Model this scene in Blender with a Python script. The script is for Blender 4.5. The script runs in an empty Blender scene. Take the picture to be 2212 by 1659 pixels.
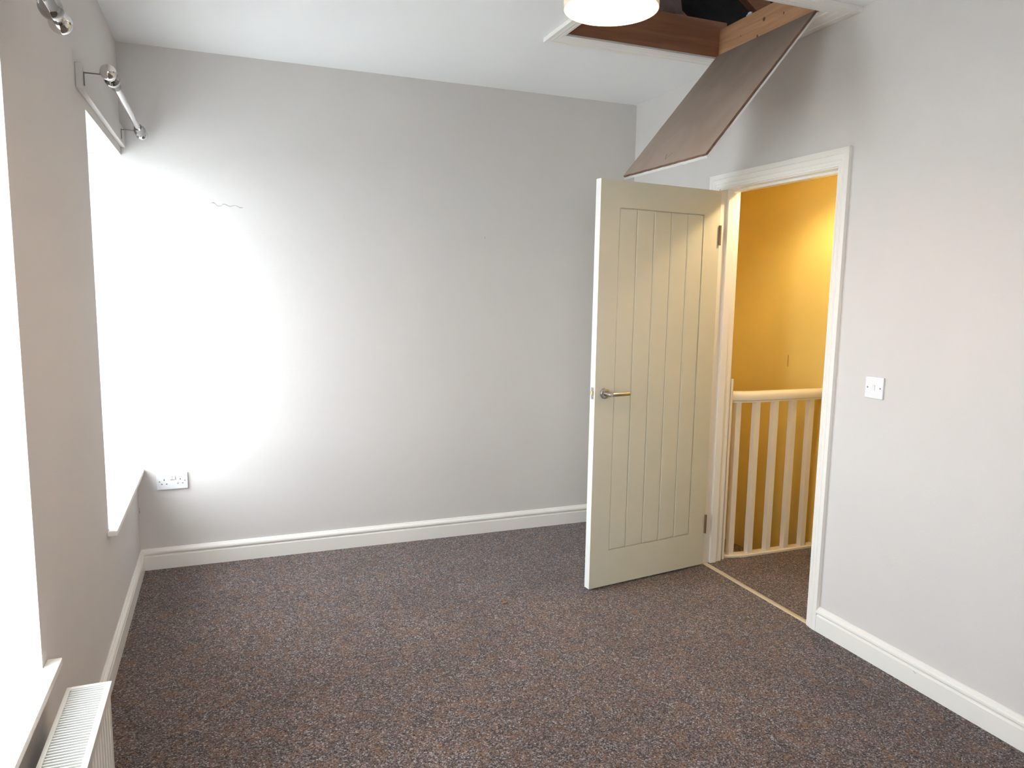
import bpy, bmesh, math, random
from mathutils import Vector, Matrix
random.seed(7)
S = bpy.context.scene
C = bpy.context.collection
# ------------------------------------------------------------------ camera, sky, exposure
YAW, PITCH, ROLL = 0.3748, 0.1274, 0.0161
CAM = Vector((0.4388, -4.0540, 1.4607))
fw = Vector((math.sin(YAW)*math.cos(PITCH), math.cos(YAW)*math.cos(PITCH), -math.sin(PITCH)))
rt = Vector((math.cos(YAW), -math.sin(YAW), 0)); up = rt.cross(fw)
r2 = math.cos(ROLL)*rt + math.sin(ROLL)*up
u2 = -math.sin(ROLL)*rt + math.cos(ROLL)*up
cd = bpy.data.cameras.new('camera'); cam = bpy.data.objects.new('camera', cd); C.objects.link(cam)
m = Matrix((r2, u2, -fw)).transposed().to_4x4(); m.translation = CAM
cam.matrix_world = m
cd.sensor_width = 36; cd.lens = 1579.06/2212*36; cd.clip_start = 0.02
S.camera = cam
SKY, BULB, LANDING, EXPO = 9.0, 215.0, 450.0, 1.22
w = bpy.data.worlds.new('sky'); S.world = w; w.use_nodes = True
bg = w.node_tree.nodes['Background']
bg.inputs[0].default_value = (0.87, 0.94, 1.0, 1); bg.inputs[1].default_value = SKY
S.view_settings.view_transform = 'Standard'; S.view_settings.look = 'None'
S.view_settings.exposure = EXPO; S.view_settings.gamma = 1
S.view_settings.use_curve_mapping = False
S.cycles.max_bounces = 12; S.cycles.diffuse_bounces = 8; S.cycles.transparent_max_bounces = 12
S.cycles.sample_clamp_indirect = 12; S.cycles.caustics_reflective = False; S.cycles.caustics_refractive = False
S.cycles.use_denoising = True
# portals in the two window openings (they add no light, they only guide the sky's)
def portal(y0, y1, z0, z1):
    l = bpy.data.lights.new('window_portal', 'AREA'); l.shape = 'RECTANGLE'
    l.size = z1-z0; l.size_y = y1-y0; l.cycles.is_portal = True
    o = bpy.data.objects.new('window_portal', l); C.objects.link(o)
    o.location = (-.36, (y0+y1)/2, (z0+z1)/2); o.rotation_euler = (0, -math.pi/2, 0)
# ------------------------------------------------------------------ dimensions
W, H = 2.824, 2.593
NEAR = -4.6
SILL, HEAD = 0.532, 2.075
WIN = [(-0.98, 0.0), (-2.80, -2.085)]
NW = (.12, .92, .95, 2.0)      # unseen window added behind the viewer as fill light: x0, x1, sill, head
for a, b in WIN: portal(a, b, SILL, HEAD)
l_ = bpy.data.lights.new('window_portal', 'AREA'); l_.shape = 'RECTANGLE'; l_.size = NW[1]-NW[0]; l_.size_y = NW[3]-NW[2]; l_.cycles.is_portal = True
o_ = bpy.data.objects.new('window_portal', l_); C.objects.link(o_); o_.location = ((NW[0]+NW[1])/2, NEAR-.36, (NW[2]+NW[3])/2); o_.rotation_euler = (math.pi/2, 0, 0)
PT = 2.94          # landing face of the door wall
LX = 3.62          # landing outer wall
DY0, DY1, DZ = -1.645, -0.872, 1.985   # clear doorway
# ------------------------------------------------------------------ materials
def mat(name, col, rough=.5, metal=0., bump=None, noise=None, coat=0., spec=None):
    M = bpy.data.materials.new(name); M.use_nodes = True
    nt = M.node_tree; p = nt.nodes['Principled BSDF']
    p.inputs['Base Color'].default_value = (*col, 1); p.inputs['Roughness'].default_value = rough
    p.inputs['Metallic'].default_value = metal; p.inputs['Coat Weight'].default_value = coat
    if spec is not None: p.inputs['Specular IOR Level'].default_value = spec
    tc = nt.nodes.new('ShaderNodeTexCoord')
    if noise:
        sc, amt = noise
        n = nt.nodes.new('ShaderNodeTexNoise'); n.inputs['Scale'].default_value = sc; n.inputs['Detail'].default_value = 4
        nt.links.new(tc.outputs['Object'], n.inputs['Vector'])
        r = nt.nodes.new('ShaderNodeValToRGB')
        r.color_ramp.elements[0].position = .3; r.color_ramp.elements[1].position = .7
        r.color_ramp.elements[0].color = tuple(c*(1-amt) for c in col)+(1,)
        r.color_ramp.elements[1].color = tuple(min(1, c*(1+amt)) for c in col)+(1,)
        nt.links.new(n.outputs['Fac'], r.inputs[0]); nt.links.new(r.outputs[0], p.inputs['Base Color'])
    if bump:
        sc, st, d = bump
        n = nt.nodes.new('ShaderNodeTexNoise'); n.inputs['Scale'].default_value = sc; n.inputs['Detail'].default_value = 3
        nt.links.new(tc.outputs['Object'], n.inputs['Vector'])
        b = nt.nodes.new('ShaderNodeBump'); b.inputs['Strength'].default_value = st; b.inputs['Distance'].default_value = d
        nt.links.new(n.outputs['Fac'], b.inputs['Height']); nt.links.new(b.outputs[0], p.inputs['Normal'])
    return M
M_wall = mat('grey_emulsion', (.645, .612, .592), .75, bump=(220, .25, .002), noise=(3, .012))
M_ceil = mat('white_ceiling_paint', (.84, .84, .84), .8, bump=(160, .2, .002), noise=(2, .01))
M_yellow = mat('yellow_emulsion', (.76, .62, .22), .6, bump=(220, .25, .002), noise=(3, .02))
M_gloss = mat('white_gloss_paint', (.83, .80, .755), .28, bump=(60, .06, .002))
M_rail = mat('cream_gloss_paint', (.76, .70, .60), .15, coat=.5)
M_door = mat('cream_door_paint', (.60, .58, .475), .42, bump=(300, .08, .001), noise=(5, .012))
M_dedge = mat('white_primer', (.76, .75, .73), .5)
M_plastic = mat('white_plastic', (.78, .78, .80), .3, noise=(20, .01))
M_slot = mat('dark_slot', (.03, .03, .035), .6, noise=(40, .1))
M_chrome = mat('chrome', (.72, .70, .69), .08, 1., noise=(30, .03))
M_dchrome = mat('chrome_dark_reflection', (.34, .33, .32), .12, 1., noise=(30, .04))  # chrome darkened to stand for the dark reflections on the pole collars
M_satin = mat('satin_steel', (.46, .43, .41), .30, 1., noise=(60, .05))
M_dull = mat('dark_bracket_metal', (.20, .18, .16), .45, 1., noise=(60, .1))
M_bronze = mat('brown_hinge_metal', (.30, .19, .11), .45, .8, noise=(60, .1))
M_brass = mat('brass', (.75, .60, .33), .3, .9, noise=(60, .05))
M_radi = mat('radiator_enamel', (.76, .73, .68), .3, noise=(6, .01))
M_radshade = mat('radiator_inside_shade', (.02, .02, .025), .9, noise=(12, .1), spec=.05)  # near-black colour puts in the shade inside the radiator, between the slats
M_bar = mat('gold_threshold_metal', (.58, .52, .41), .4, .35, noise=(30, .06))
M_felt = mat('roof_felt', (.035, .035, .035), .9, bump=(40, .4, .004), noise=(8, .3))
M_plas = mat('plaster', (.70, .69, .68), .85, bump=(90, .5, .003), noise=(20, .06))
M_insul = mat('pink_grey_insulation', (.24, .17, .16), .95, bump=(30, .8, .02), noise=(14, .3))
M_tuft = mat('white_tuft', (.7, .72, .76), .9, bump=(80, .8, .01), noise=(30, .15))
M_mark = mat('grey_scuff', (.36, .345, .335), .8, noise=(120, .25))
M_pencil = mat('pencil_mark', (.10, .07, .06), .8, noise=(120, .2))
M_gouge = mat('brown_gouge', (.42, .24, .06), .8, noise=(120, .2))
M_crumb = mat('orange_crumb', (.30, .12, .05), .8, noise=(200, .3))
M_ground = mat('pavement', (.50, .50, .49), .9, noise=(3, .2))
M_upvc = mat('white_upvc', (.85, .85, .86), .3, noise=(9, .01))

def wood(name, c1, c2, scale=(1, 14, 14), rough=.7, knots=False):
    M = bpy.data.materials.new(name); M.use_nodes = True; nt = M.node_tree; p = nt.nodes['Principled BSDF']
    p.inputs['Roughness'].default_value = rough
    tc = nt.nodes.new('ShaderNodeTexCoord'); mp = nt.nodes.new('ShaderNodeMapping'); mp.inputs['Scale'].default_value = scale
    n = nt.nodes.new('ShaderNodeTexNoise'); n.inputs['Scale'].default_value = 3; n.inputs['Detail'].default_value = 7; n.inputs['Distortion'].default_value = .6
    r = nt.nodes.new('ShaderNodeValToRGB'); r.color_ramp.elements[0].position = .32; r.color_ramp.elements[1].position = .68
    r.color_ramp.elements[0].color = (*c1, 1); r.color_ramp.elements[1].color = (*c2, 1)
    L = nt.links; L.new(tc.outputs['Object'], mp.inputs[0]); L.new(mp.outputs[0], n.inputs['Vector']); L.new(n.outputs['Fac'], r.inputs[0])
    b = nt.nodes.new('ShaderNodeBump'); b.inputs['Strength'].default_value = .25; b.inputs['Distance'].default_value = .002
    L.new(n.outputs['Fac'], b.inputs['Height']); L.new(b.outputs[0], p.inputs['Normal']); L.new(r.outputs[0], p.inputs['Base Color'])
    return M
M_joist = wood('pine_joist', (.40, .20, .10), (.55, .30, .155), (14, 1, 14))
M_joistx = wood('pine_header', (.30, .135, .075), (.42, .20, .115), (1, 14, 14))
M_knot = mat('pine_knot', (.16, .07, .035), .7, noise=(60, .3))
M_panel = wood('raw_board_back', (.315, .240, .195), (.365, .285, .235), (1.5, 2.5, 1.2), .8)
M_paneledge = wood('raw_board_edge', (.13, .07, .045), (.20, .11, .07), (10, 2, 10), .85)

def carpet():
    M = bpy.data.materials.new('flecked_carpet'); M.use_nodes = True; nt = M.node_tree; p = nt.nodes['Principled BSDF']
    L = nt.links; N = nt.nodes.new
    p.inputs['Roughness'].default_value = .95; p.inputs['Specular IOR Level'].default_value = .15
    p.inputs['Sheen Weight'].default_value = .15
    tc = N('ShaderNodeTexCoord')
    v = N('ShaderNodeTexVoronoi'); v.inputs['Scale'].default_value = 250
    nd = N('ShaderNodeTexNoise'); nd.inputs['Scale'].default_value = 170; nd.inputs['Detail'].default_value = 2
    L.new(tc.outputs['Object'], nd.inputs['Vector'])
    ds = N('ShaderNodeVectorMath'); ds.operation = 'MULTIPLY_ADD'; ds.inputs[1].default_value = (.009, .009, .009)
    L.new(nd.outputs['Color'], ds.inputs[0]); L.new(tc.outputs['Object'], ds.inputs[2]); L.new(ds.outputs[0], v.inputs['Vector'])
    sep = N('ShaderNodeSeparateColor'); L.new(v.outputs['Color'], sep.inputs[0])
    # tuft colour: three yarn colours
    r = N('ShaderNodeValToRGB'); cr = r.color_ramp; cr.interpolation = 'LINEAR'
    cols = [(0, (.018, .012, .012)), (.28, (.046, .032, .031)), (.5, (.076, .056, .055)), (.72, (.130, .105, .105)), (.9, (.24, .21, .21)), (1, (.38, .35, .34))]
    while len(cr.elements) < len(cols): cr.elements.new(.5)
    for e, (a, c) in zip(cr.elements, cols): e.position = a; e.color = (*c, 1)
    L.new(sep.outputs[0], r.inputs[0])
    # rust flecks
    gt = N('ShaderNodeMapRange'); gt.inputs['From Min'].default_value = .83; gt.inputs['From Max'].default_value = 1.02
    n2 = N('ShaderNodeTexNoise'); n2.inputs['Scale'].default_value = 17; n2.inputs['Detail'].default_value = 3
    L.new(tc.outputs['Object'], n2.inputs['Vector'])
    ad = N('ShaderNodeMath'); ad.operation = 'MULTIPLY_ADD'; ad.inputs[1].default_value = .9; 
    L.new(n2.outputs['Fac'], ad.inputs[0]); 
    ml = N('ShaderNodeMath'); ml.operation = 'MULTIPLY'; ml.inputs[1].default_value = .58
    L.new(sep.outputs[1], ml.inputs[0]); L.new(ml.outputs[0], ad.inputs[2]); L.new(ad.outputs[0], gt.inputs['Value'])
    mx = N('ShaderNodeMix'); mx.data_type = 'RGBA'; mx.inputs['B'].default_value = (.185, .098, .058, 1)
    L.new(gt.outputs[0], mx.inputs['Factor']); L.new(r.outputs[0], mx.inputs['A'])
    # large soft mottling
    n3 = N('ShaderNodeTexNoise'); n3.inputs['Scale'].default_value = 3.2; n3.inputs['Detail'].default_value = 6
    L.new(tc.outputs['Object'], n3.inputs['Vector'])
    mr = N('ShaderNodeMapRange'); mr.inputs['From Min'].default_value = .3; mr.inputs['From Max'].default_value = .7
    mr.inputs['To Min'].default_value = .88; mr.inputs['To Max'].default_value = 1.12; L.new(n3.outputs['Fac'], mr.inputs['Value'])
    vm = N('ShaderNodeVectorMath'); vm.operation = 'SCALE'
    L.new(mx.outputs['Result'], vm.inputs[0]); L.new(mr.outputs[0], vm.inputs['Scale'])
    L.new(vm.outputs[0], p.inputs['Base Color'])
    n4 = N('ShaderNodeTexNoise'); n4.inputs['Scale'].default_value = 130; n4.inputs['Detail'].default_value = 4
    L.new(tc.outputs['Object'], n4.inputs['Vector'])
    b = N('ShaderNodeBump'); b.inputs['Strength'].default_value = .8; b.inputs['Distance'].default_value = .004
    L.new(n4.outputs['Fac'], b.inputs['Height']); L.new(b.outputs[0], p.inputs['Normal'])
    return M
M_carpet = carpet()

def emis(name, col, st):
    M = bpy.data.materials.new(name); M.use_nodes = True; nt = M.node_tree
    e = nt.nodes.new('ShaderNodeEmission'); e.inputs[0].default_value = (*col, 1); e.inputs[1].default_value = st
    nt.links.new(e.outputs[0], nt.nodes['Material Output'].inputs[0]); return M
M_bulb = emis('lit_bulb', (1., .60, .31), BULB)
M_bulb2 = emis('lit_landing_bulb', (1., .76, .45), LANDING)

def shade_mat():
    M = bpy.data.materials.new('cream_shade_fabric'); M.use_nodes = True; nt = M.node_tree; L = nt.links
    d = nt.nodes.new('ShaderNodeBsdfDiffuse'); d.inputs[0].default_value = (.86, .80, .68, 1)
    t = nt.nodes.new('ShaderNodeBsdfTranslucent'); t.inputs[0].default_value = (.80, .66, .42, 1)
    wv = nt.nodes.new('ShaderNodeTexNoise'); wv.inputs['Scale'].default_value = 300
    b = nt.nodes.new('ShaderNodeBump'); b.inputs['Strength'].default_value = .2; b.inputs['Distance'].default_value = .001
    L.new(wv.outputs['Fac'], b.inputs['Height']); L.new(b.outputs[0], d.inputs['Normal'])
    mx = nt.nodes.new('ShaderNodeMixShader'); mx.inputs[0].default_value = .07
    L.new(d.outputs[0], mx.inputs[1]); L.new(t.outputs[0], mx.inputs[2]); L.new(mx.outputs[0], nt.nodes['Material Output'].inputs[0])
    return M
M_shade = shade_mat()

def glass_mat():
    M = bpy.data.materials.new('window_glass'); M.use_nodes = True; nt = M.node_tree; L = nt.links
    t = nt.nodes.new('ShaderNodeBsdfTransparent'); t.inputs[0].default_value = (.96, .98, .98, 1)
    g = nt.nodes.new('ShaderNodeBsdfGlossy'); g.inputs['Roughness'].default_value = .02
    f = nt.nodes.new('ShaderNodeFresnel'); f.inputs[0].default_value = 1.45
    mx = nt.nodes.new('ShaderNodeMixShader')
    ge = nt.nodes.new('ShaderNodeNewGeometry'); iv = nt.nodes.new('ShaderNodeMath'); iv.operation = 'SUBTRACT'; iv.inputs[0].default_value = 1
    ml = nt.nodes.new('ShaderNodeMath'); ml.operation = 'MULTIPLY'
    L.new(ge.outputs['Backfacing'], iv.inputs[1]); L.new(iv.outputs[0], ml.inputs[0]); L.new(f.outputs[0], ml.inputs[1])
    L.new(ml.outputs[0], mx.inputs[0]); L.new(t.outputs[0], mx.inputs[1]); L.new(g.outputs[0], mx.inputs[2])
    L.new(mx.outputs[0], nt.nodes['Material Output'].inputs[0]); return M
M_glass = glass_mat()

# ------------------------------------------------------------------ helpers
def tag(o, label=None, cat=None, group=None, kind=None):
    if label: o['label'] = label
    if cat: o['category'] = cat
    if group: o['group'] = group
    if kind: o['kind'] = kind
    return o
def link(name, bm, mats, parent=None, smooth=False, mw=None):
    me = bpy.data.meshes.new(name); bmesh.ops.recalc_face_normals(bm, faces=bm.faces); bm.to_mesh(me); bm.free()
    for M in (mats if isinstance(mats, (list, tuple)) else [mats]): me.materials.append(M)
    if smooth:
        for p in me.polygons: p.use_smooth = True
        try: me.set_sharp_from_angle(angle=math.radians(38))
        except Exception: pass
    o = bpy.data.objects.new(name, me); C.objects.link(o)
    if parent: o.parent = parent
    if mw is not None: o.matrix_local = mw
    return o
def empty(name, loc=(0, 0, 0), rot=(0, 0, 0)):
    o = bpy.data.objects.new(name, None); C.objects.link(o); o.location = loc; o.rotation_euler = rot
    o.empty_display_size = .05
    return o
def box(bm, x0, x1, y0, y1, z0, z1, bev=0, mi=0):
    r = bmesh.ops.create_cube(bm, size=1)
    M = Matrix.Translation(((x0+x1)/2, (y0+y1)/2, (z0+z1)/2)) @ Matrix.Diagonal((abs(x1-x0), abs(y1-y0), abs(z1-z0), 1))
    bmesh.ops.transform(bm, matrix=M, verts=r['verts'])
    fs = list({f for v in r['verts'] for f in v.link_faces})
    for f in fs: f.material_index = mi
    if bev:
        es = list({e for v in r['verts'] for e in v.link_edges})
        bmesh.ops.bevel(bm, geom=es, offset=bev, segments=2, affect='EDGES', profile=.6)
def cyl(bm, p0, p1, r, n=20, r1=None, caps=True):
    p0, p1 = Vector(p0), Vector(p1); d = p1-p0
    q = d.to_track_quat('Z', 'Y').to_matrix().to_4x4(); q.translation = (p0+p1)/2
    bmesh.ops.create_cone(bm, cap_ends=caps, segments=n, radius1=r, radius2=r if r1 is None else r1, depth=d.length, matrix=q)
def lathe(bm, prof, p, axis, n=28, close=True):
    """prof: (radius, distance along axis)"""
    p = Vector(p); a = Vector(axis).normalized(); u = a.orthogonal().normalized(); v = a.cross(u)
    rings = []
    for r, t in prof:
        if r < 1e-6: rings.append([bm.verts.new(p+a*t)])
        else: rings.append([bm.verts.new(p+a*t+(u*math.cos(2*math.pi*k/n)+v*math.sin(2*math.pi*k/n))*r) for k in range(n)])
    for A, B in zip(rings, rings[1:]):
        for k in range(n):
            k2 = (k+1) % n
            f = [A[k % len(A)], A[k2 % len(A)], B[k2 % len(B)], B[k % len(B)]]
            g = []
            for x in f:
                if x not in g: g.append(x)
            if len(g) > 2: bm.faces.new(g)
def sphere_prof(r, t0, n=14, a0=0, a1=math.pi):
    return [(r*math.sin(a0+(a1-a0)*k/n), t0-r*math.cos(a0+(a1-a0)*k/n)) for k in range(n+1)]
def sweep(bm, prof, A, B):
    """prof in (w,t); A and B: (origin, w-vector, t-vector) of both ends"""
    ends = []
    for P, wv, tv in (A, B):
        P, wv, tv = Vector(P), Vector(wv), Vector(tv)
        ends.append([bm.verts.new(P+wv*a+tv*b) for a, b in prof])
    n = len(prof)
    for k in range(n): bm.faces.new([ends[0][k], ends[0][(k+1) % n], ends[1][(k+1) % n], ends[1][k]])
    bm.faces.new(ends[0][::-1]); bm.faces.new(ends[1])
def struct(name, bm, M, label, cat, **k):
    return tag(link(name, bm, M, **k), label, cat, kind='structure')

# ------------------------------------------------------------------ floor, walls, ceiling
bm = bmesh.new(); box(bm, -.3, 2.93, NEAR, 0, -.25, 0)
struct('floor', bm, M_carpet, 'grey-brown flecked carpet covering the bedroom floor', 'carpet')
bm = bmesh.new(); box(bm, 2.93, LX+.1, -2.7, -.815, -.25, -.001)
struct('floor', bm, M_carpet, 'brown flecked carpet of the landing beyond the doorway', 'carpet')
bm = bmesh.new(); box(bm, -.6, W+.02, 0, .2, -.25, H+.02)
wall_far = struct('wall_far', bm, M_wall, 'pale grey far wall with a scuff line and double socket', 'wall')
bm = bmesh.new()
box(bm, -.3, 0, NEAR, 0, -.25, SILL-.02); box(bm, -.3, 0, NEAR, 0, HEAD, H+.02)
box(bm, -.3, 0, NEAR, WIN[1][0], SILL-.02, HEAD); box(bm, -.3, 0, WIN[1][1], WIN[0][0], SILL-.02, HEAD)
bmesh.ops.remove_doubles(bm, verts=bm.verts, dist=1e-5)
struct('wall_left', bm, M_wall, 'pale grey window wall at the left', 'wall')
bm = bmesh.new()
box(bm, -.3, NW[0], NEAR-.3, NEAR, -.25, H+.02); box(bm, NW[1], PT, NEAR-.3, NEAR, -.25, H+.02)
box(bm, NW[0], NW[1], NEAR-.3, NEAR, -.25, NW[2]-.02); box(bm, NW[0], NW[1], NEAR-.3, NEAR, NW[3], H+.02)
struct('wall_near', bm, M_wall, 'pale grey wall behind the viewer', 'wall')
# door wall: grey towards the bedroom, yellow towards the landing
bm = bmesh.new()
ys = [NEAR-.15, DY0-.015, DY1+.015, .2]; zs = [-.25, DZ+.015, H+.02]
box(bm, W, PT, ys[0], ys[1], zs[0], zs[2]); box(bm, W, PT, ys[2], ys[3], zs[0], zs[2]); box(bm, W, PT, ys[1], ys[2], zs[1], zs[2])
for f in bm.faces:
    if f.calc_center_median().x > PT-.001: f.material_index = 1
struct('wall_right', bm, [M_wall, M_yellow], 'pale grey wall at the right, pierced by the doorway', 'wall')
# landing and stairwell shell
bm = bmesh.new(); box(bm, LX, LX+.12, -2.7, .2, -2.7, H+.02)
wall_l = struct('wall_landing', bm, M_yellow, 'yellow landing wall seen through the doorway', 'wall')
bm = bmesh.new(); box(bm, PT, LX, .02, .2, -2.7, H+.02)
struct('wall_stairwell', bm, M_yellow, 'yellow end wall of the stairwell', 'wall')
bm = bmesh.new(); box(bm, PT, LX, -2.82, -2.7, -.25, H+.02)
struct('wall_landing', bm, M_yellow, 'yellow end wall of the landing, hidden by the door wall', 'wall')
bm = bmesh.new(); box(bm, W, PT, -.86, .2, -2.7, -.25); box(bm, PT, LX, -.95, -.815, -2.7, -.25)
struct('wall_stairwell', bm, M_yellow, 'yellow wall below the landing floor', 'wall')
bm = bmesh.new(); box(bm, PT, LX, -2.7, .02, H, H+.02)
struct('ceiling', bm, M_ceil, 'white ceiling over the landing', 'ceiling')
# bedroom ceiling with the hatch hole
HX0, HX1, HY0, HY1 = 1.885, 2.700, -1.628, -0.958
bm = bmesh.new()
hx0, hx1, hy0, hy1 = HX0-.047, HX1+.047, HY0-.049, HY1+.049
box(bm, 0, hx0, NEAR, 0, H, H+.015); box(bm, hx1, W, NEAR, 0, H, H+.015)
box(bm, hx0, hx1, NEAR, hy0, H, H+.015); box(bm, hx0, hx1, hy1, 0, H, H+.015)
struct('ceiling', bm, M_ceil, 'white bedroom ceiling with a square loft hatch opening', 'ceiling')
# paint marks on the walls
def stroke(name, pts, wdt, plane, off, M, parent):
    """thin flat paint mark; pts (a,b) on a wall: plane 'y' -> (x,z), plane 'x' -> (y,z)"""
    bm = bmesh.new(); top = []; bot = []
    for i, (a, b, k) in enumerate(pts):
        for lst, s in ((top, 1), (bot, -1)):
            P = (a, off, b+s*wdt*k/2) if plane == 'y' else (off, a, b+s*wdt*k/2)
            lst.append(bm.verts.new(P))
    for i in range(len(pts)-1): bm.faces.new([top[i], top[i+1], bot[i+1], bot[i]])
    r = bmesh.ops.extrude_face_region(bm, geom=bm.faces[:])
    d = Vector((0, -.0004, 0)) if plane == 'y' else Vector((-.0004, 0, 0))
    bmesh.ops.translate(bm, vec=d, verts=[g for g in r['geom'] if isinstance(g, bmesh.types.BMVert)])
    return link(name, bm, M, parent)
n = 16
pts = []
for i in range(n+1):
    t = i/n; x = .391+t*.155; z = 1.871-.012*t+(.004*math.sin(t*19)) - (.006 if .18 < t < .34 else 0)
    pts.append((x, z, .5+.5*abs(math.sin(t*7+1)) if 0 < i < n else .1))
stroke('scuff_mark', pts, .0045, 'y', 0, M_mark, wall_far)['label'] = 'thin ragged grey scuff line'
bm = bmesh.new(); box(bm, 1.850, 1.8525, -.0005, 0, 1.752, 1.766); link('scuff_mark', bm, M_mark, wall_far)
bm = bmesh.new(); box(bm, .002, .0045, -.0005, 0, .303, .318); box(bm, .003, .0045, -.0005, 0, .322, .329); link('paint_chip', bm, M_gouge, wall_far)
bm = bmesh.new(); box(bm, LX-.0006, LX, -.548, -.543, 1.028, 1.098)
link('gouge_mark', bm, M_gouge, wall_l)

# ------------------------------------------------------------------ skirting boards
SK = [(0, 0), (.017, 0), (.017, .070), (.0145, .0735), (.0105, .0765), (.0105, .0795), (.0165, .0815), (.0185, .087), (.0175, .094), (.0135, .1000), (.0085, .104), (.0075, .1075), (.004, .110), (0, .110)]
def skirt(name, p0, p1, nrm, label, cut0=0, cut1=0):
    """cut: how much the moulding's front runs past/short at each end (mitre)"""
    p0, p1, nv = Vector(p0), Vector(p1), Vector(nrm); d = (p1-p0).normalized()
    bm = bmesh.new(); up_ = Vector((0, 0, 1)); prof = [(a, b) for a, b in SK]
    A = (p0+nv*.0003, nv+d*cut0, up_); B = (p1+nv*.0003, nv-d*cut1, up_)
    sweep(bm, prof, A, B)
    return struct(name, bm, M_gloss, label, 'skirting', smooth=False)
skirt('baseboard_left', (0, NEAR, 0), (0, 0, 0), (1, 0, 0), 'white moulded skirting under the windows', 1, 1)
skirt('baseboard_far', (0, 0, 0), (W, 0, 0), (0, -1, 0), 'white moulded skirting along the far wall', 1, 1)
skirt('baseboard_right', (W, 0, 0), (W, -.7945, 0), (-1, 0, 0), 'short white skirting hidden behind the open door', 1, 0)
bs = skirt('baseboard_right', (W, -1.7125, 0), (W, NEAR, 0), (-1, 0, 0), 'white moulded skirting right of the doorway', 0, 1)
bm = bmesh.new(); 
for k in range(3): box(bm, W-.0185, W-.0172, -2.205-.004*k, -2.201-.004*k, .0655-.002*k, .0668-.002*k)
link('scuff_mark', bm, M_mark, bs)
skirt('baseboard_near', (W, NEAR, 0), (0, NEAR, 0), (0, 1, 0), 'white moulded skirting behind the viewer', 1, 1)

# ------------------------------------------------------------------ windows
def window(i, y0, y1, label, SILL=SILL, HEAD=HEAD, place=None):
    t = empty('window_%d' % i, (-.24, (y0+y1)/2, SILL)); tag(t, label, 'window', kind='structure')
    def part(name, bm, M, parent=t, **k):
        bmesh.ops.translate(bm, vec=-Vector(t.location) if parent is t else -Vector(t.location), verts=bm.verts)
        return link(name, bm, M, parent, **k)
    x0, x1 = -.30, -.24; f = .06; ym = (y0+y1)/2; g = .0015; a, b = y0+g, y1-g; z0, z1 = SILL+g, HEAD-g
    bm = bmesh.new()
    box(bm, x0, x1, a, a+f, z0, z1); box(bm, x0, x1, b-f, b, z0, z1)
    box(bm, x0, x1, a+f, b-f, z0, z0+f); box(bm, x0, x1, a+f, b-f, z1-f, z1)
    fr = part('window_frame', bm, M_upvc)
    bm = bmesh.new(); box(bm, x0+.004, x1+.004, ym-.03, ym+.03, z0+f, z1-f, .004); part('mullion', bm, M_upvc)
    bm = bmesh.new(); box(bm, x0+.005, x1+.003, a+f, ym-.03, 1.63, 1.69, .004); box(bm, x0+.005, x1+.003, ym+.03, b-f, 1.63, 1.69, .004); part('transom', bm, M_upvc)
    for c, d in ((a+f, ym-.03), (ym+.03, b-f)):
        for e, h in ((z0+f, 1.63), (1.69, z1-f)):
            bm = bmesh.new(); box(bm, -.275, -.268, c, d, e, h); part('glass_pane', bm, M_glass)
    bm = bmesh.new(); box(bm, x1+.004, x1+.03, ym-.045, ym-.02, 1.2, 1.215, .003); box(bm, x1+.018, x1+.03, ym-.045, ym-.025, 1.1, 1.215, .003); part('window_handle', bm, M_upvc)
    # sill board with small horns past the opening
    bm = bmesh.new()
    box(bm, -.24, .001, y0, y1, SILL-.02, SILL)
    yl, yh = y0-.04, min(y1+.045, -.0015)
    box(bm, .0005, .034, yl, yh, SILL-.02, SILL, .003)
    part('window_sill', bm, M_gloss)
    if place: t.location = place[0]; t.rotation_euler = (0, 0, place[1])
    return t
window(1, WIN[1][0], WIN[1][1], 'near white framed window lighting the radiator')
window(2, WIN[0][0], WIN[0][1], 'far white framed window beside the room corner')
window(3, -(NW[1]-NW[0])/2, (NW[1]-NW[0])/2, 'white framed window added behind the viewer for fill light', NW[2], NW[3], (((NW[0]+NW[1])/2, NEAR-.24, NW[2]), math.pi/2))

# ------------------------------------------------------------------ doorway: linings, architraves, open leaf
AP = [(0, 0), (0, .018), (.30, .018), (.33, .0155), (.36, .0175), (.60, .0155), (.66, .012), (.70, .014), (.86, .012), (.90, .009), (1.0, .009), (1.0, 0)]
door = tag(empty('door_1', (W, (DY0+DY1)/2, 0)), 'doorway with white moulded architrave and open cream door', 'door', kind='structure')
D0 = Vector(door.location)
def dpart(name, bm, M, parent=door, **k):
    bmesh.ops.translate(bm, vec=-D0, verts=bm.verts); return link(name, bm, M, parent, **k)
def arch_set(add, corners_o, corners_i, nrm, M, names=None):
    """corners outer/inner as matched polyline; one piece per segment"""
    for i in range(len(corners_o)-1):
        bm = bmesh.new(); nv = Vector(nrm)
        A = (Vector(corners_o[i]), Vector(corners_i[i])-Vector(corners_o[i]), nv)
        B = (Vector(corners_o[i+1]), Vector(corners_i[i+1])-Vector(corners_o[i+1]), nv)
        sweep(bm, AP, A, B); add('architrave', bm, M)
yo0, yo1, yi0, yi1 = -1.712, -.795, DY0-.005, DY1+.005
x = W-.0003
arch_set(dpart, [(x, yo0, 0), (x, yo0, 2.06), (x, yo1, 2.06), (x, yo1, 0)], [(x, yi0, 0), (x, yi0, DZ+.005), (x, yi1, DZ+.005), (x, yi1, 0)], (-1, 0, 0), M_gloss)
x = PT+.0003
arch_set(dpart, [(x, yo0, 0), (x, yo0, 2.06), (x, yo1, 2.06), (x, yo1, 0)], [(x, yi0, 0), (x, yi0, DZ+.005), (x, yi1, DZ+.005), (x, yi1, 0)], (1, 0, 0), M_gloss)
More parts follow.
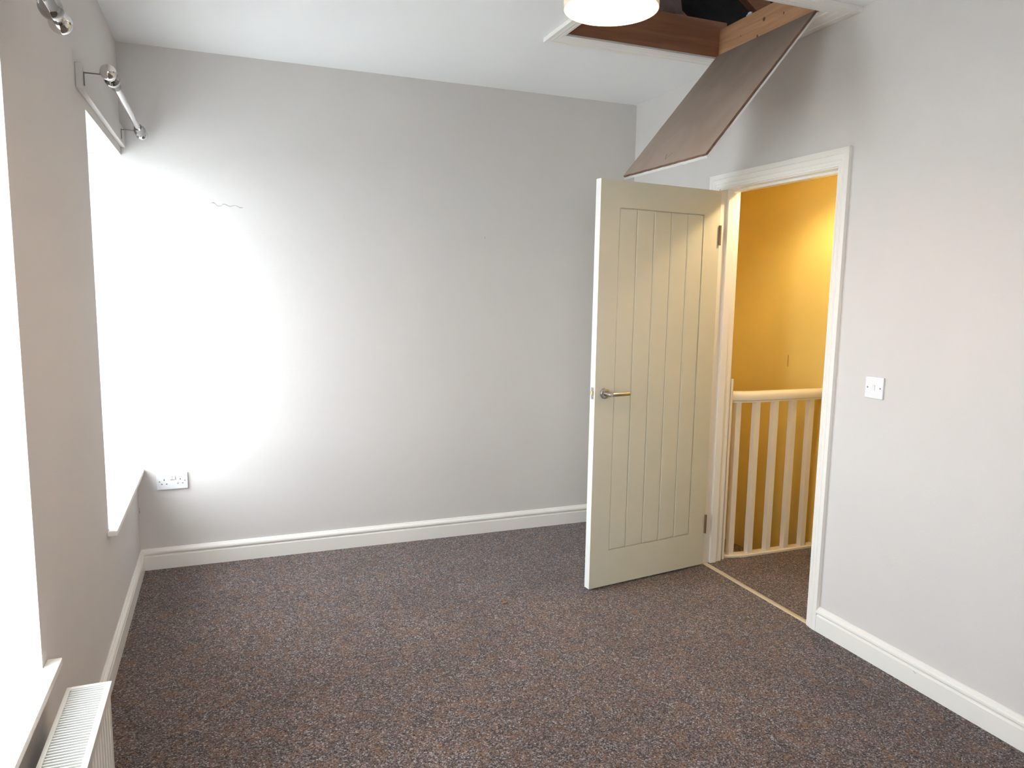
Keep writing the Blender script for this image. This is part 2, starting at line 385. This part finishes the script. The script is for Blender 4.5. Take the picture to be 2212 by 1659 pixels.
for a, b, c, d in ((DY0-.0145, DY0, 0, DZ), (DY1, DY1+.0145, 0, DZ), (DY0-.0145, DY1+.0145, DZ, DZ+.0145)):
    bm = bmesh.new(); box(bm, W-.0002, PT+.0002, a, b, c, d, .001); dpart('door_lining', bm, M_gloss)
for a, b, c, d in ((DY0, DY0+.012, 0, DZ), (DY1-.012, DY1, 0, DZ), (DY0+.012, DY1-.012, DZ-.012, DZ)):
    bm = bmesh.new(); box(bm, W+.040, W+.078, a, b, c, d, .0015); dpart('door_stop', bm, M_gloss)
# leaf in its own frame: +X from the free edge to the hinge, +Y into the leaf, Z up
FREE, HNG = Vector((2.060, -1.0065, 0)), Vector((2.802, -.9035, 0))
dv = (HNG-FREE); LW = dv.length; ang = math.atan2(dv.y, dv.x)
LZ0, LZ1, LT = .012, 1.976, .038
MW = Matrix.Translation(FREE-D0) @ Matrix.Rotation(ang, 4, 'Z')
px0, px1, pz0, pz1 = .112, .640, .192, 1.852
bm = bmesh.new(); rc = .008
box(bm, 0, px0, 0, LT, LZ0, LZ1); box(bm, px1, LW, 0, LT, LZ0, LZ1)
box(bm, px0, px1, 0, LT, LZ0, pz0); box(bm, px0, px1, 0, LT, pz1, LZ1)
box(bm, px0, px1, rc, LT-rc, pz0, pz1)
bmesh.ops.remove_doubles(bm, verts=bm.verts, dist=1e-5)
for f in bm.faces:
    if f.calc_center_median().x < .0005: f.material_index = 1
leaf = link('door_leaf', bm, [M_door, M_dedge], door, mw=MW); leaf['label'] = 'cream open door leaf with white edge'
nb = 5; bwid = (px1-px0)/nb
for side in (0, 1):
    for k in range(nb):
        a = px0+k*bwid; g0 = .0025 if k == 0 else .0010; g1 = .0025 if k == nb-1 else .0010
        bm = bmesh.new()
        y0_, y1_ = (.0012, .0085) if side == 0 else (LT-.0085, LT-.0012)
        box(bm, a+g0, a+bwid-g1, y0_, y1_, pz0+.0025, pz1-.0025)
        # chamfer the long edges of the outer face
        ye = y0_ if side == 0 else y1_
        es = [e for e in bm.edges if all(abs(v.co.y-ye) < 1e-5 for v in e.verts)]
        bmesh.ops.bevel(bm, geom=es, offset=.0052, segments=2, affect='EDGES', profile=.5)
        link('board', bm, M_door, leaf)
def handle(side):
    s = -1 if side == 0 else 1; y = 0 if side == 0 else LT
    bm = bmesh.new(); P = (.056, y, .980)
    lathe(bm, [(0, .0002), (.026, .0002), (.026, .006), (.0245, .0085), (.0225, .0095), (0, .0095)], P, (0, s, 0), 32)
    lathe(bm, [(0, .009), (.0105, .009), (.0100, .030), (.0105, .052), (.0095, .0615), (0, .0625)], P, (0, s, 0), 24)
    yb = y+s*.053
    lathe(bm, [(0, 0), (.0095, 0), (.0098, .006), (.0092, .012), (.0092, .112), (.0080, .1145), (0, .1145)], (.052, yb, .979), (1, 0, 0), 24)
    return link('door_handle', bm, M_satin, leaf, smooth=True)
h = handle(0); h['label'] = 'satin steel lever on a round rose'
handle(1)
bm = bmesh.new(); box(bm, -.0009, .001, .008, .030, .952, 1.010, .0003); link('latch_plate', bm, M_satin, leaf)
bm = bmesh.new(); box(bm, -.010, .001, .0125, .0255, .974, .991, .002); link('latch_bolt', bm, M_brass, leaf)
bm = bmesh.new()
for zz in (.959, 1.003): lathe(bm, [(0, 0), (.0035, 0), (.003, .0009), (0, .0009)], (-.0009, .019, zz), (-1, 0, 0), 14)
link('screw', bm, M_chrome, leaf)
for zz in (.235, 1.755):
    bm = bmesh.new(); cyl(bm, (LW+.0005, -.004, zz-.05), (LW+.0005, -.004, zz+.05), .0062, 16); box(bm, LW-.003, LW+.0006, -.003, .03, zz-.05, zz+.05)
    link('hinge', bm, M_bronze, leaf, smooth=True)
# threshold strip
bm = bmesh.new()
sweep(bm, [(-.016, 0), (-.013, .0025), (-.004, .0042), (.004, .0042), (.013, .0025), (.016, 0)], ((W+.012, DY0+.001, 0), (1, 0, 0), (0, 0, 1)), ((W+.012, DY1-.001, 0), (1, 0, 0), (0, 0, 1)))
tag(link('threshold_strip', bm, M_bar, smooth=True), 'narrow gold carpet cover strip across the doorway floor', 'threshold strip')

# ------------------------------------------------------------------ landing balustrade and stairs
RY = -.843; K = (3.104, RY); E0 = (2.974, -.810); E1 = (LX-.001, RY)
bal = tag(empty('balustrade', (3.1, RY, 0)), 'cream stair balustrade with square spindles on the landing', 'balustrade')
B0 = Vector(bal.location)
def bpart(name, bm, M, **k):
    bmesh.ops.translate(bm, vec=-B0, verts=bm.verts); return link(name, bm, M, bal, **k)
def path_sweep(bm, prof, pts):
    """prof (across, height); pts xy polyline with mitred joints"""
    P = [Vector((p[0], p[1], 0)) for p in pts]; rings = []
    for i, p in enumerate(P):
        if i == 0: d = (P[1]-P[0]).normalized(); nn = Vector((-d.y, d.x, 0)); s = 1
        elif i == len(P)-1: d = (P[-1]-P[-2]).normalized(); nn = Vector((-d.y, d.x, 0)); s = 1
        else:
            d0 = (P[i]-P[i-1]).normalized(); d1 = (P[i+1]-P[i]).normalized(); d = (d0+d1).normalized()
            nn = Vector((-d.y, d.x, 0)); s = 1/max(.3, d.dot(d0))
        rings.append([bm.verts.new(p+nn*(a*s)+Vector((0, 0, b))) for a, b in prof])
    n = len(prof)
    for A, B in zip(rings, rings[1:]):
        for k in range(n): bm.faces.new([A[k], A[(k+1) % n], B[(k+1) % n], B[k]])
    bm.faces.new(rings[0][::-1]); bm.faces.new(rings[-1])
RP = [(a, b-.004) for a, b in [(-.022, .879), (-.022, .886), (-.030, .892), (-.032, .904), (-.031, .918), (-.026, .930), (-.014, .938), (0, .940), (.014, .938), (.026, .930), (.031, .918), (.032, .904), (.030, .892), (.022, .886), (.022, .879)]]
bm = bmesh.new(); path_sweep(bm, RP, [E0, K, E1]); bpart('handrail', bm, M_rail, smooth=True)
bm = bmesh.new(); path_sweep(bm, [(-.028, 0), (-.028, .011), (-.025, .014), (.025, .014), (.028, .011), (.028, 0)], [E0, K, E1]); bpart('base_rail', bm, M_rail)
spx = [(3.036, -.825), (3.150, RY), (3.276, RY), (3.403, RY), (3.528, RY)]
for i, (sx, sy) in enumerate(spx):
    bm = bmesh.new(); h_ = .0165; box(bm, sx-h_, sx+h_, sy-h_, sy+h_, .0135, .8755, .0015); bpart('spindle', bm, M_rail)
bm = bmesh.new(); box(bm, 2.959, 2.974, -.862, -.792, 0, 1.008, .003); bpart('newel_post', bm, M_rail)
# stair flight: carpeted steps dropping away behind the spindles
st = tag(empty('staircase', (3.4, -.4, -.22)), 'carpeted stairs going down behind the landing spindles', 'stairs')
def spart(name, bm, M):
    bmesh.ops.translate(bm, vec=-Vector(st.location), verts=bm.verts); return link(name, bm, M, st)
edges_x = [LX-.001, 3.30, 3.12, PT+.001]
bm = bmesh.new(); box(bm, 3.30, LX-.001, -.8145, .019, -.44, -.22, .006); spart('tread', bm, M_carpet)
bm = bmesh.new(); box(bm, 3.12, 3.2995, -.8145, .019, -.66, -.44, .006); spart('tread', bm, M_carpet)
bm = bmesh.new(); box(bm, PT+.001, 3.1195, -.8145, .019, -.88, -.66, .006); spart('tread', bm, M_carpet)

# ------------------------------------------------------------------ light switch and socket
sw = tag(empty('light_switch', (W, -1.913, 1.102)), 'white square light switch right of the doorway', 'light switch')
bm = bmesh.new(); box(bm, -.0085, -.0002, -.043, .043, -.043, .043, .003); link('switch_plate', bm, M_plastic, sw)
bm = bmesh.new(); box(bm, -.0115, -.008, -.0055, .0055, -.011, .011, .001)
for v in bm.verts:
    if v.co.x < -.010 and v.co.z < 0: v.co.x += .0025
link('rocker', bm, M_plastic, sw)
for yy in (-.030, .030):
    bm = bmesh.new(); lathe(bm, [(0, 0), (.0032, 0), (.0030, .0006), (0, .0006)], (-.0085, yy, 0), (-1, 0, 0), 14); s_ = link('screw', bm, M_dull, sw)
so = tag(empty('double_socket', (.161, 0, .460)), 'white double wall socket with two rocker switches near the corner', 'socket')
bm = bmesh.new(); box(bm, -.073, .073, -.0095, -.0002, -.043, .043, .003); link('socket_plate', bm, M_plastic, so)
for xx in (-.0075, .0075):
    bm = bmesh.new(); box(bm, xx-.0065, xx+.0065, -.0145, -.009, .010, .033, .001)
    for v in bm.verts:
        if v.co.y < -.011 and v.co.z > .02: v.co.y += .002
    link('rocker', bm, M_plastic, so)
for cx_ in (-.0375, .0375):
    for dx, dz, hw, hh in ((0, .0085, .0022, .0042), (-.011, -.0135, .0035, .0020), (.011, -.0135, .0035, .0020)):
        bm = bmesh.new(); box(bm, cx_+dx-hw, cx_+dx+hw, -.00975, -.0090, dz-hh, dz+hh); link('pin_slot', bm, M_slot, so)
for xx in (-.0595, .0595):
    bm = bmesh.new(); lathe(bm, [(0, 0), (.003, 0), (.0028, .0006), (0, .0006)], (xx, -.0095, 0), (0, -1, 0), 14); link('screw', bm, M_dull, so)

# ------------------------------------------------------------------ curtain poles and mounting board
bm = bmesh.new(); box(bm, .0005, .021, -1.150, -.004, 2.110, 2.192, .0025)
tag(link('mounting_board', bm, M_wall), 'grey painted timber board on the wall above the far window', 'board')
def pole(yn, yf, x, z, x0, brackets, label):
    t = tag(empty('curtain_pole', (x, (yn+yf)/2, z)), label, 'curtain pole', 'chrome curtain poles over the windows')
    T = Vector(t.location)
    def part(name, bm, M, **k):
        bmesh.ops.translate(bm, vec=-T, verts=bm.verts); return link(name, bm, M, t, **k)
    bm = bmesh.new(); cyl(bm, (x, yn, z), (x, yf, z), .0125, 24); part('pole', bm, M_chrome, smooth=True)
    for y, s in ((yn, -1), (yf, 1)):
        bm = bmesh.new()
        lathe(bm, [(0, .020)]+[p for p in sphere_prof(.026, .046) if p[1] > .0205], (x, y, z), (0, s, 0), 32); part('finial', bm, M_chrome, smooth=True)
        bm = bmesh.new(); lathe(bm, [(.0127, -.150), (.0160, -.150), (.0172, -.145), (.0172, -.085), (.0200, -.078), (.0248, -.068), (.0255, -.050), (.0235, -.042), (.0150, -.038), (.0130, .000), (.0130, .024), (0, .024)], (x, y, z), (0, s, 0), 32); part('collar', bm, M_dchrome, smooth=True)
    for y in brackets:
        bm = bmesh.new(); box(bm, x0+.0003, x0+.003, y-.006, y+.006, z-.042, z+.002, .0008)
        cyl(bm, (x0+.001, y, z), (x, y, z), .0022, 10)
        part('bracket', bm, M_dull, smooth=True)
        bm = bmesh.new(); lathe(bm, [(.0175, -.006), (.0187, -.005), (.0187, .005), (.0175, .006), (.0125, .006), (.0125, -.006)], (x, y, z), (0, 1, 0), 24)
        cyl(bm, (x, y, z-.016), (x, y, z-.034), .003, 10, .001); part('pole_ring', bm, M_chrome, smooth=True)
pole(-1.119, -.098, .100, 2.165, .021, (-1.125, -.155), 'chrome curtain pole with ball ends over the far window')
pole(-3.30, -2.016, .100, 2.069, 0, (-2.20, -3.2), 'chrome curtain pole by the near window, only its ball end showing')

# ------------------------------------------------------------------ radiator
RX0, RX1, RYF, RYN, RZ = .048, .146, -2.085, -3.285, .472
rad = tag(empty('radiator', ((RX0+RX1)/2, (RYF+RYN)/2, .10)), 'white panel radiator with slatted top grille under the near window', 'radiator')
R0 = Vector(rad.location)
def rpart(name, bm, M, **k):
    bmesh.ops.translate(bm, vec=-R0, verts=bm.verts); return link(name, bm, M, rad, **k)
def panel_mesh(xf, s):
    """pressed steel panel with vertical flutes; xf outer face, s its outward sign"""
    bm = bmesh.new(); n = int((RYF-RYN-.06)/.0333); prof = [(RYF-.004, 0)]
    y = RYF-.03
    for k in range(n):
        y1 = y-k*.0333
        prof += [(y1, 0), (y1-.006, -.004), (y1-.0145, -.004), (y1-.0205, 0)]
    prof += [(RYN+.004, 0)]
    zz = [.115, .135, .155, RZ-.055, RZ-.035, RZ-.012]; dep = [0, 0, 1, 1, 0, 0]
    rows = [[bm.verts.new((xf+s*d*f, yy, z)) for yy, d in prof] for z, f in zip(zz, dep)]
    for A, B in zip(rows, rows[1:]):
        for k in range(len(prof)-1): bm.faces.new([A[k], A[k+1], B[k+1], B[k]])
    r = bmesh.ops.extrude_face_region(bm, geom=bm.faces[:])
    bmesh.ops.translate(bm, vec=Vector((-s*.008, 0, 0)), verts=[g for g in r['geom'] if isinstance(g, bmesh.types.BMVert)])
    for g in r['geom']:
        if isinstance(g, bmesh.types.BMFace): g.material_index = 1
    return bm
rpart('front_panel', panel_mesh(RX1-.004, 1), [M_radi, M_radshade])
rpart('back_panel', panel_mesh(RX0+.004, -1), [M_radi, M_radshade])
bm = bmesh.new()
for k in range(92): 
    y = RYF-.03-k*.01265; box(bm, RX0+.013, RX1-.014, y-.0006, y+.0006, .14, RZ-.009)
cv = rpart('convector_fins', bm, M_radshade); cv['kind'] = 'stuff'
# grille frame
bm = bmesh.new(); zt = RZ
box(bm, RX1-.013, RX1, RYN, RYF, zt-.002, zt, .0006); box(bm, RX0, RX0+.010, RYN, RYF, zt-.002, zt, .0006)
box(bm, RX0+.010, RX1-.013, RYF-.012, RYF, zt-.002, zt); box(bm, RX0+.010, RX1-.013, RYN, RYN+.012, zt-.002, zt)
box(bm, RX1-.0015, RX1, RYN, RYF, zt-.014, zt-.002); box(bm, RX0, RX0+.0015, RYN, RYF, zt-.014, zt-.002)
rpart('grille_frame', bm, M_radi)
for y, nm in ((RYF, 'side_cover'), (RYN+.0015, 'side_cover')):
    bm = bmesh.new(); box(bm, RX0+.001, RX1-.010, y-.0015, y, .125, zt-.0025); rpart(nm, bm, M_radi)
me = None; ns = int((RYF-RYN-.03)/.0108)
for k in range(ns):
    y = RYF-.0175-k*.0108
    if me is None:
        bm = bmesh.new(); box(bm, -(RX1-RX0-.024)/2, (RX1-RX0-.024)/2, -.0020, .0020, -.0040, 0)
        o = link('slat', bm, M_radi, rad); me = o.data
    else:
        o = bpy.data.objects.new('slat', me); C.objects.link(o); o.parent = rad
    o.location = Vector(((RX0+RX1)/2-.0015, y, zt-.0005))-R0
for y in (RYF-.42, RYN+.12):
    bm = bmesh.new(); box(bm, .0005, RX0+.005, y-.015, y+.015, .16, .42); rpart('wall_bracket', bm, M_radi)
bm = bmesh.new(); lathe(bm, [(0, 0), (.012, 0), (.012, .03), (.018, .032), (.019, .075), (.016, .085), (0, .086)], (.098, RYN-.03, .10), (0, 0, 1)); cyl(bm, (.098, RYN-.03, 0), (.098, RYN-.03, .10), .0075, 14); cyl(bm, (.098, RYN-.03, .125), (.098, RYN+.01, .125), .008, 14); rpart('valve', bm, M_plastic, smooth=True)

# ------------------------------------------------------------------ loft hatch
hat = tag(empty('loft_hatch', (HX0, HY1, H)), 'open loft hatch in the ceiling, its board hanging down to the door', 'loft hatch')
H0 = Vector(hat.location)
def hpart(name, bm, M, parent=hat, **k):
    bmesh.ops.translate(bm, vec=-H0, verts=bm.verts); return link(name, bm, M, parent, **k)
z = H-.0003
xo0, xo1, yo0, yo1 = 1.820, 2.8235, -1.712, -.864
O = [(xo0, yo0, z), (xo0, yo1, z), (xo1, yo1, z), (xo1, yo0, z), (xo0, yo0, z)]
I = [(HX0, HY0, z), (HX0, HY1, z), (HX1+.004, HY1, z), (HX1+.004, HY0, z), (HX0, HY0, z)]
arch_set(hpart, O, I, (0, 0, -1), M_gloss)
# trimming joists round the opening
zt0 = H+.0003
for (a, b, c, d, hgt, M) in ((HX0-.045, HX1+.045, HY1+.002, HY1+.047, .165, M_joistx), (HX0-.045, HX1+.045, HY0-.047, HY0-.002, .165, M_joistx),
                        (HX1+.002, HX1+.045, HY0-.0015, HY1+.0015, .127, M_joist), (HX0-.045, HX0-.002, HY0-.0015, HY1+.0015, .127, M_joist)):
    bm = bmesh.new(); box(bm, a, b, c, d, zt0, zt0+hgt, .002); hpart('joist', bm, M)
for (ky, kz, r_, sq) in ((-1.275, .075, .0085, 1.), (-1.235, .012, .006, 1.8), (-1.40, .06, .004, 1.4), (-1.12, .05, .003, 1)):
    bm = bmesh.new(); lathe(bm, [(0, 0), (r_, 0), (r_*.8, .0006), (0, .0006)], (HX1+.002, ky, zt0+kz), (-1, 0, 0), 14)
    for v in bm.verts: v.co.z = zt0+kz+(v.co.z-zt0-kz)*sq
    hpart('knot', bm, M_knot)
# hanging hatch board: local X down the slope, Y across, Z out of the raw (upper) face
HG = Vector((2.690, 0, 2.598)); BT = Vector((2.196, 0, 2.000)); dd = (BT-HG); PL = dd.length; dd.normalize()
nz = Vector((dd.z, 0, -dd.x)).normalized()
if nz.x > 0: nz = -nz
yv = nz.cross(dd)
PY0, PY1 = -1.600, -.966
PM = Matrix((dd, yv, nz)).transposed().to_4x4(); PM.translation = Vector((HG.x, (PY0+PY1)/2, HG.z))
hw = (PY1-PY0)/2
bm = bmesh.new(); n = 26; T = .010
def rag(i, a): return a*math.sin(i*2.3)+a*.7*math.sin(i*5.1+1)
top = []; 
nx = 30; outl = []
for i in range(nx): outl.append((PL*i/nx, -hw+rag(i, .0006)))
for i in range(n): outl.append((PL+rag(i, .0008), -hw+2*hw*i/n))
for i in range(nx): outl.append((PL*(1-i/nx), hw+rag(i+5, .0006)))
for i in range(n): outl.append((0, hw-2*hw*i/n))
def slab(outl, z0, z1):
    bm = bmesh.new(); A = [bm.verts.new((a, b, z0)) for a, b in outl]; B = [bm.verts.new((a, b, z1)) for a, b in outl]
    bm.faces.new(A[::-1]); bm.faces.new(B); k = len(outl)
    for i in range(k):
        f = bm.faces.new([A[i], A[(i+1) % k], B[(i+1) % k], B[i]]); f.material_index = 1
    return bm
LM = Matrix.Translation(-H0) @ PM
hb = link('hatch_board', slab(outl, -T, 0), [M_panel, M_paneledge], hat, mw=LM); hb['label'] = 'raw brown backed hatch board'
outl2 = []
for (a, b) in outl:
    j = random.uniform(-.0012, .0012); outl2.append((a+(.007+j if a > PL*.99 else 0), b*(1+.002)+(j if abs(b) > hw*.98 else 0)))
bm = slab(outl2, -T-.008, -T-.0002)
fc = link('white_facing', bm, [M_plas, M_plas], hb); fc['label'] = 'white plaster face with broken edge'
bm = bmesh.new()
def seg(bm, p, q, w_):
    p, q = Vector(p), Vector(q); d = (q-p).normalized(); s = Vector((-d.y, d.x, 0))*w_/2
    bm.faces.new([bm.verts.new(v) for v in (p+s, q+s, q-s, p-s)])
sx, sy = PL-.055, -.01
seg(bm, (sx-.015, sy+.030, .0004), (sx+.018, sy+.008, .0004), .002); seg(bm, (sx-.018, sy-.018, .0004), (sx+.018, sy+.008, .0004), .002)
r = bmesh.ops.extrude_face_region(bm, geom=bm.faces[:]); bmesh.ops.translate(bm, vec=(0, 0, .0002), verts=[g for g in r['geom'] if isinstance(g, bmesh.types.BMVert)])
link('pencil_mark', bm, M_pencil, hb)

# ------------------------------------------------------------------ loft void above
bm = bmesh.new()
P = [(-.35, 3.0), (1.4, 4.6), (3.9, 3.0), (3.9, 2.62), (-.35, 2.62)]
def roofslab(bm, a, b, y0, y1, t):
    A = Vector((a[0], 0, a[1])); B = Vector((b[0], 0, b[1])); nrm = Vector((-(B-A).z, 0, (B-A).x)).normalized()*t
    vs = [bm.verts.new((p.x, y, p.z)) for y in (y0, y1) for p in (A, B, B+nrm, A+nrm)]
    for f in ((0, 1, 2, 3), (7, 6, 5, 4), (0, 4, 5, 1), (1, 5, 6, 2), (2, 6, 7, 3), (3, 7, 4, 0)): bm.faces.new([vs[i] for i in f])
roofslab(bm, (-.55, 2.62), (1.5, 4.2), -4.8, .35, .05); roofslab(bm, (1.5, 4.2), (3.95, 2.62), -4.8, .35, .05)
roof = struct('roof', bm, M_felt, 'black felt lined roof slope seen through the hatch', 'roof')
bm = bmesh.new()
for y in (.2, -4.8):
    vs = [bm.verts.new((x, y+t, z)) for t in (0, .1) for x, z in ((-.55, 2.615), (3.95, 2.615), (1.5, 4.2))]
    bm.faces.new(vs[:3]); bm.faces.new(vs[3:][::-1])
    for i in range(3): bm.faces.new([vs[i], vs[(i+1) % 3], vs[3+(i+1) % 3], vs[3+i]])
struct('wall_gable', bm, M_felt, 'dark gable walls of the loft', 'wall')
A, B = Vector((1.45, 0, 4.10)), Vector((3.60, 0, 2.70)); dr = (B-A).normalized()
for k in range(5):
    y = -.20-k*.55; bm = bmesh.new()
    roofslab(bm, (A.x, A.z), (B.x, B.z), y, y+.045, -.09); link('rafter', bm, M_joistx, roof)
# slumped insulation sheet and silvery pipe inside the loft
bm = bmesh.new(); nxs, nys = 14, 8; g = []
for i in range(nxs+1):
    row = []
    for j in range(nys+1):
        a, b = i/nxs, j/nys
        row.append(bm.verts.new((2.02+a*.52, -.895+.02*math.sin(a*9)+b*.10, 2.765+b*.34+.012*math.sin(a*11+b*5)+a*.02)))
    g.append(row)
for i in range(nxs):
    for j in range(nys): bm.faces.new([g[i][j], g[i+1][j], g[i+1][j+1], g[i][j+1]])
r = bmesh.ops.extrude_face_region(bm, geom=bm.faces[:]); bmesh.ops.translate(bm, vec=(0, .05, .02), verts=[q for q in r['geom'] if isinstance(q, bmesh.types.BMVert)])
tag(link('insulation_sheet', bm, M_insul, smooth=True), 'pinkish grey insulation sheet slumped behind the hatch joist', 'insulation')
bm = bmesh.new()
for k in range(9):
    p = Vector((HX1+.022+random.uniform(-.008, .008), -1.145+random.uniform(-.014, .014), zt0+.1275+random.uniform(.004, .016)))
    bmesh.ops.create_icosphere(bm, subdivisions=1, radius=random.uniform(.005, .010), matrix=Matrix.Translation(p) @ Matrix.Diagonal((1, 1.4, .7, 1)))
tag(link('insulation_tuft', bm, M_tuft), 'small white tuft of wool on the hatch joist edge', 'tuft')

# ------------------------------------------------------------------ pendant lamps
def pendant(x, y, zb, R, hb_, hgt, label, Mb, ceil=H):
    t = tag(empty('pendant_lamp', (x, y, ceil)), label, 'lamp')
    T = Vector(t.location)
    def part(name, bm, M, parent=t, **k):
        bmesh.ops.translate(bm, vec=-T, verts=bm.verts); return link(name, bm, M, parent, **k)
    bm = bmesh.new(); lathe(bm, [(0, -.0003), (.042, -.0003), (.040, -.012), (.025, -.024), (.008, -.030), (0, -.030)], (x, y, ceil), (0, 0, 1)); part('ceiling_rose', bm, M_plastic, smooth=True)
    bz = zb+hb_
    bm = bmesh.new(); cyl(bm, (x, y, bz+.08), (x, y, ceil-.028), .003, 10); part('cord', bm, M_plastic, smooth=True)
    bm = bmesh.new(); cyl(bm, (x, y, bz+.036), (x, y, bz+.085), .018, 20); part('lamp_holder', bm, M_plastic, smooth=True)
    bm = bmesh.new()
    lathe(bm, [(R, 0), (R*.985, hgt), (R*.985-.002, hgt), (R-.002, 0), (R, 0)], (x, y, zb), (0, 0, 1), 64)
    sh = part('lamp_shade', bm, M_shade, smooth=True)
    bm = bmesh.new()
    for k in range(3):
        a = k*2.094; cyl(bm, (x+.018*math.cos(a), y+.018*math.sin(a), bz+.06), (x+(R-.003)*math.cos(a), y+(R-.003)*math.sin(a), zb+hgt-.004), .0013, 8)
    lathe(bm, [(R*.985-.004, hgt-.004), (R*.985-.002, hgt-.002), (R*.985-.004, hgt)], (x, y, zb), (0, 0, 1), 40)
    link('spider_ring', bm, M_dull, t).data.transform(Matrix.Translation(-T))
    bm = bmesh.new()
    pr_ = sphere_prof(.029, 0, 12, 0, 2.3)+[(.014, .036)]
    lathe(bm, pr_, (x, y, bz), (0, 0, 1), 28); part('bulb', bm, Mb, smooth=True)
    return t
pendant(1.452, -2.175, 2.229, .130, .052, .19, 'glowing cream drum lampshade hanging from the bedroom ceiling', M_bulb)
pendant(3.22, -1.12, 2.115, .120, .070, .17, 'landing pendant lamp, hidden past the doorway', M_bulb2)

# ------------------------------------------------------------------ crumb on the carpet, ground outside
bm = bmesh.new(); bmesh.ops.create_icosphere(bm, subdivisions=2, radius=.009)
for v in bm.verts: v.co = Vector((v.co.x*1.2, v.co.y*.8, max(-.002, v.co.z*.45)))*(1+random.uniform(-.15, .15))
o = tag(link('crumb', bm, M_crumb), 'small orange-brown crumb lying on the carpet', 'debris'); o.location = (1.623, -.993, .0035)
bm = bmesh.new(); box(bm, -40, 20, -40, 30, -3.1, -3)
struct('ground', bm, M_ground, 'grey paving outside below the windows', 'ground')
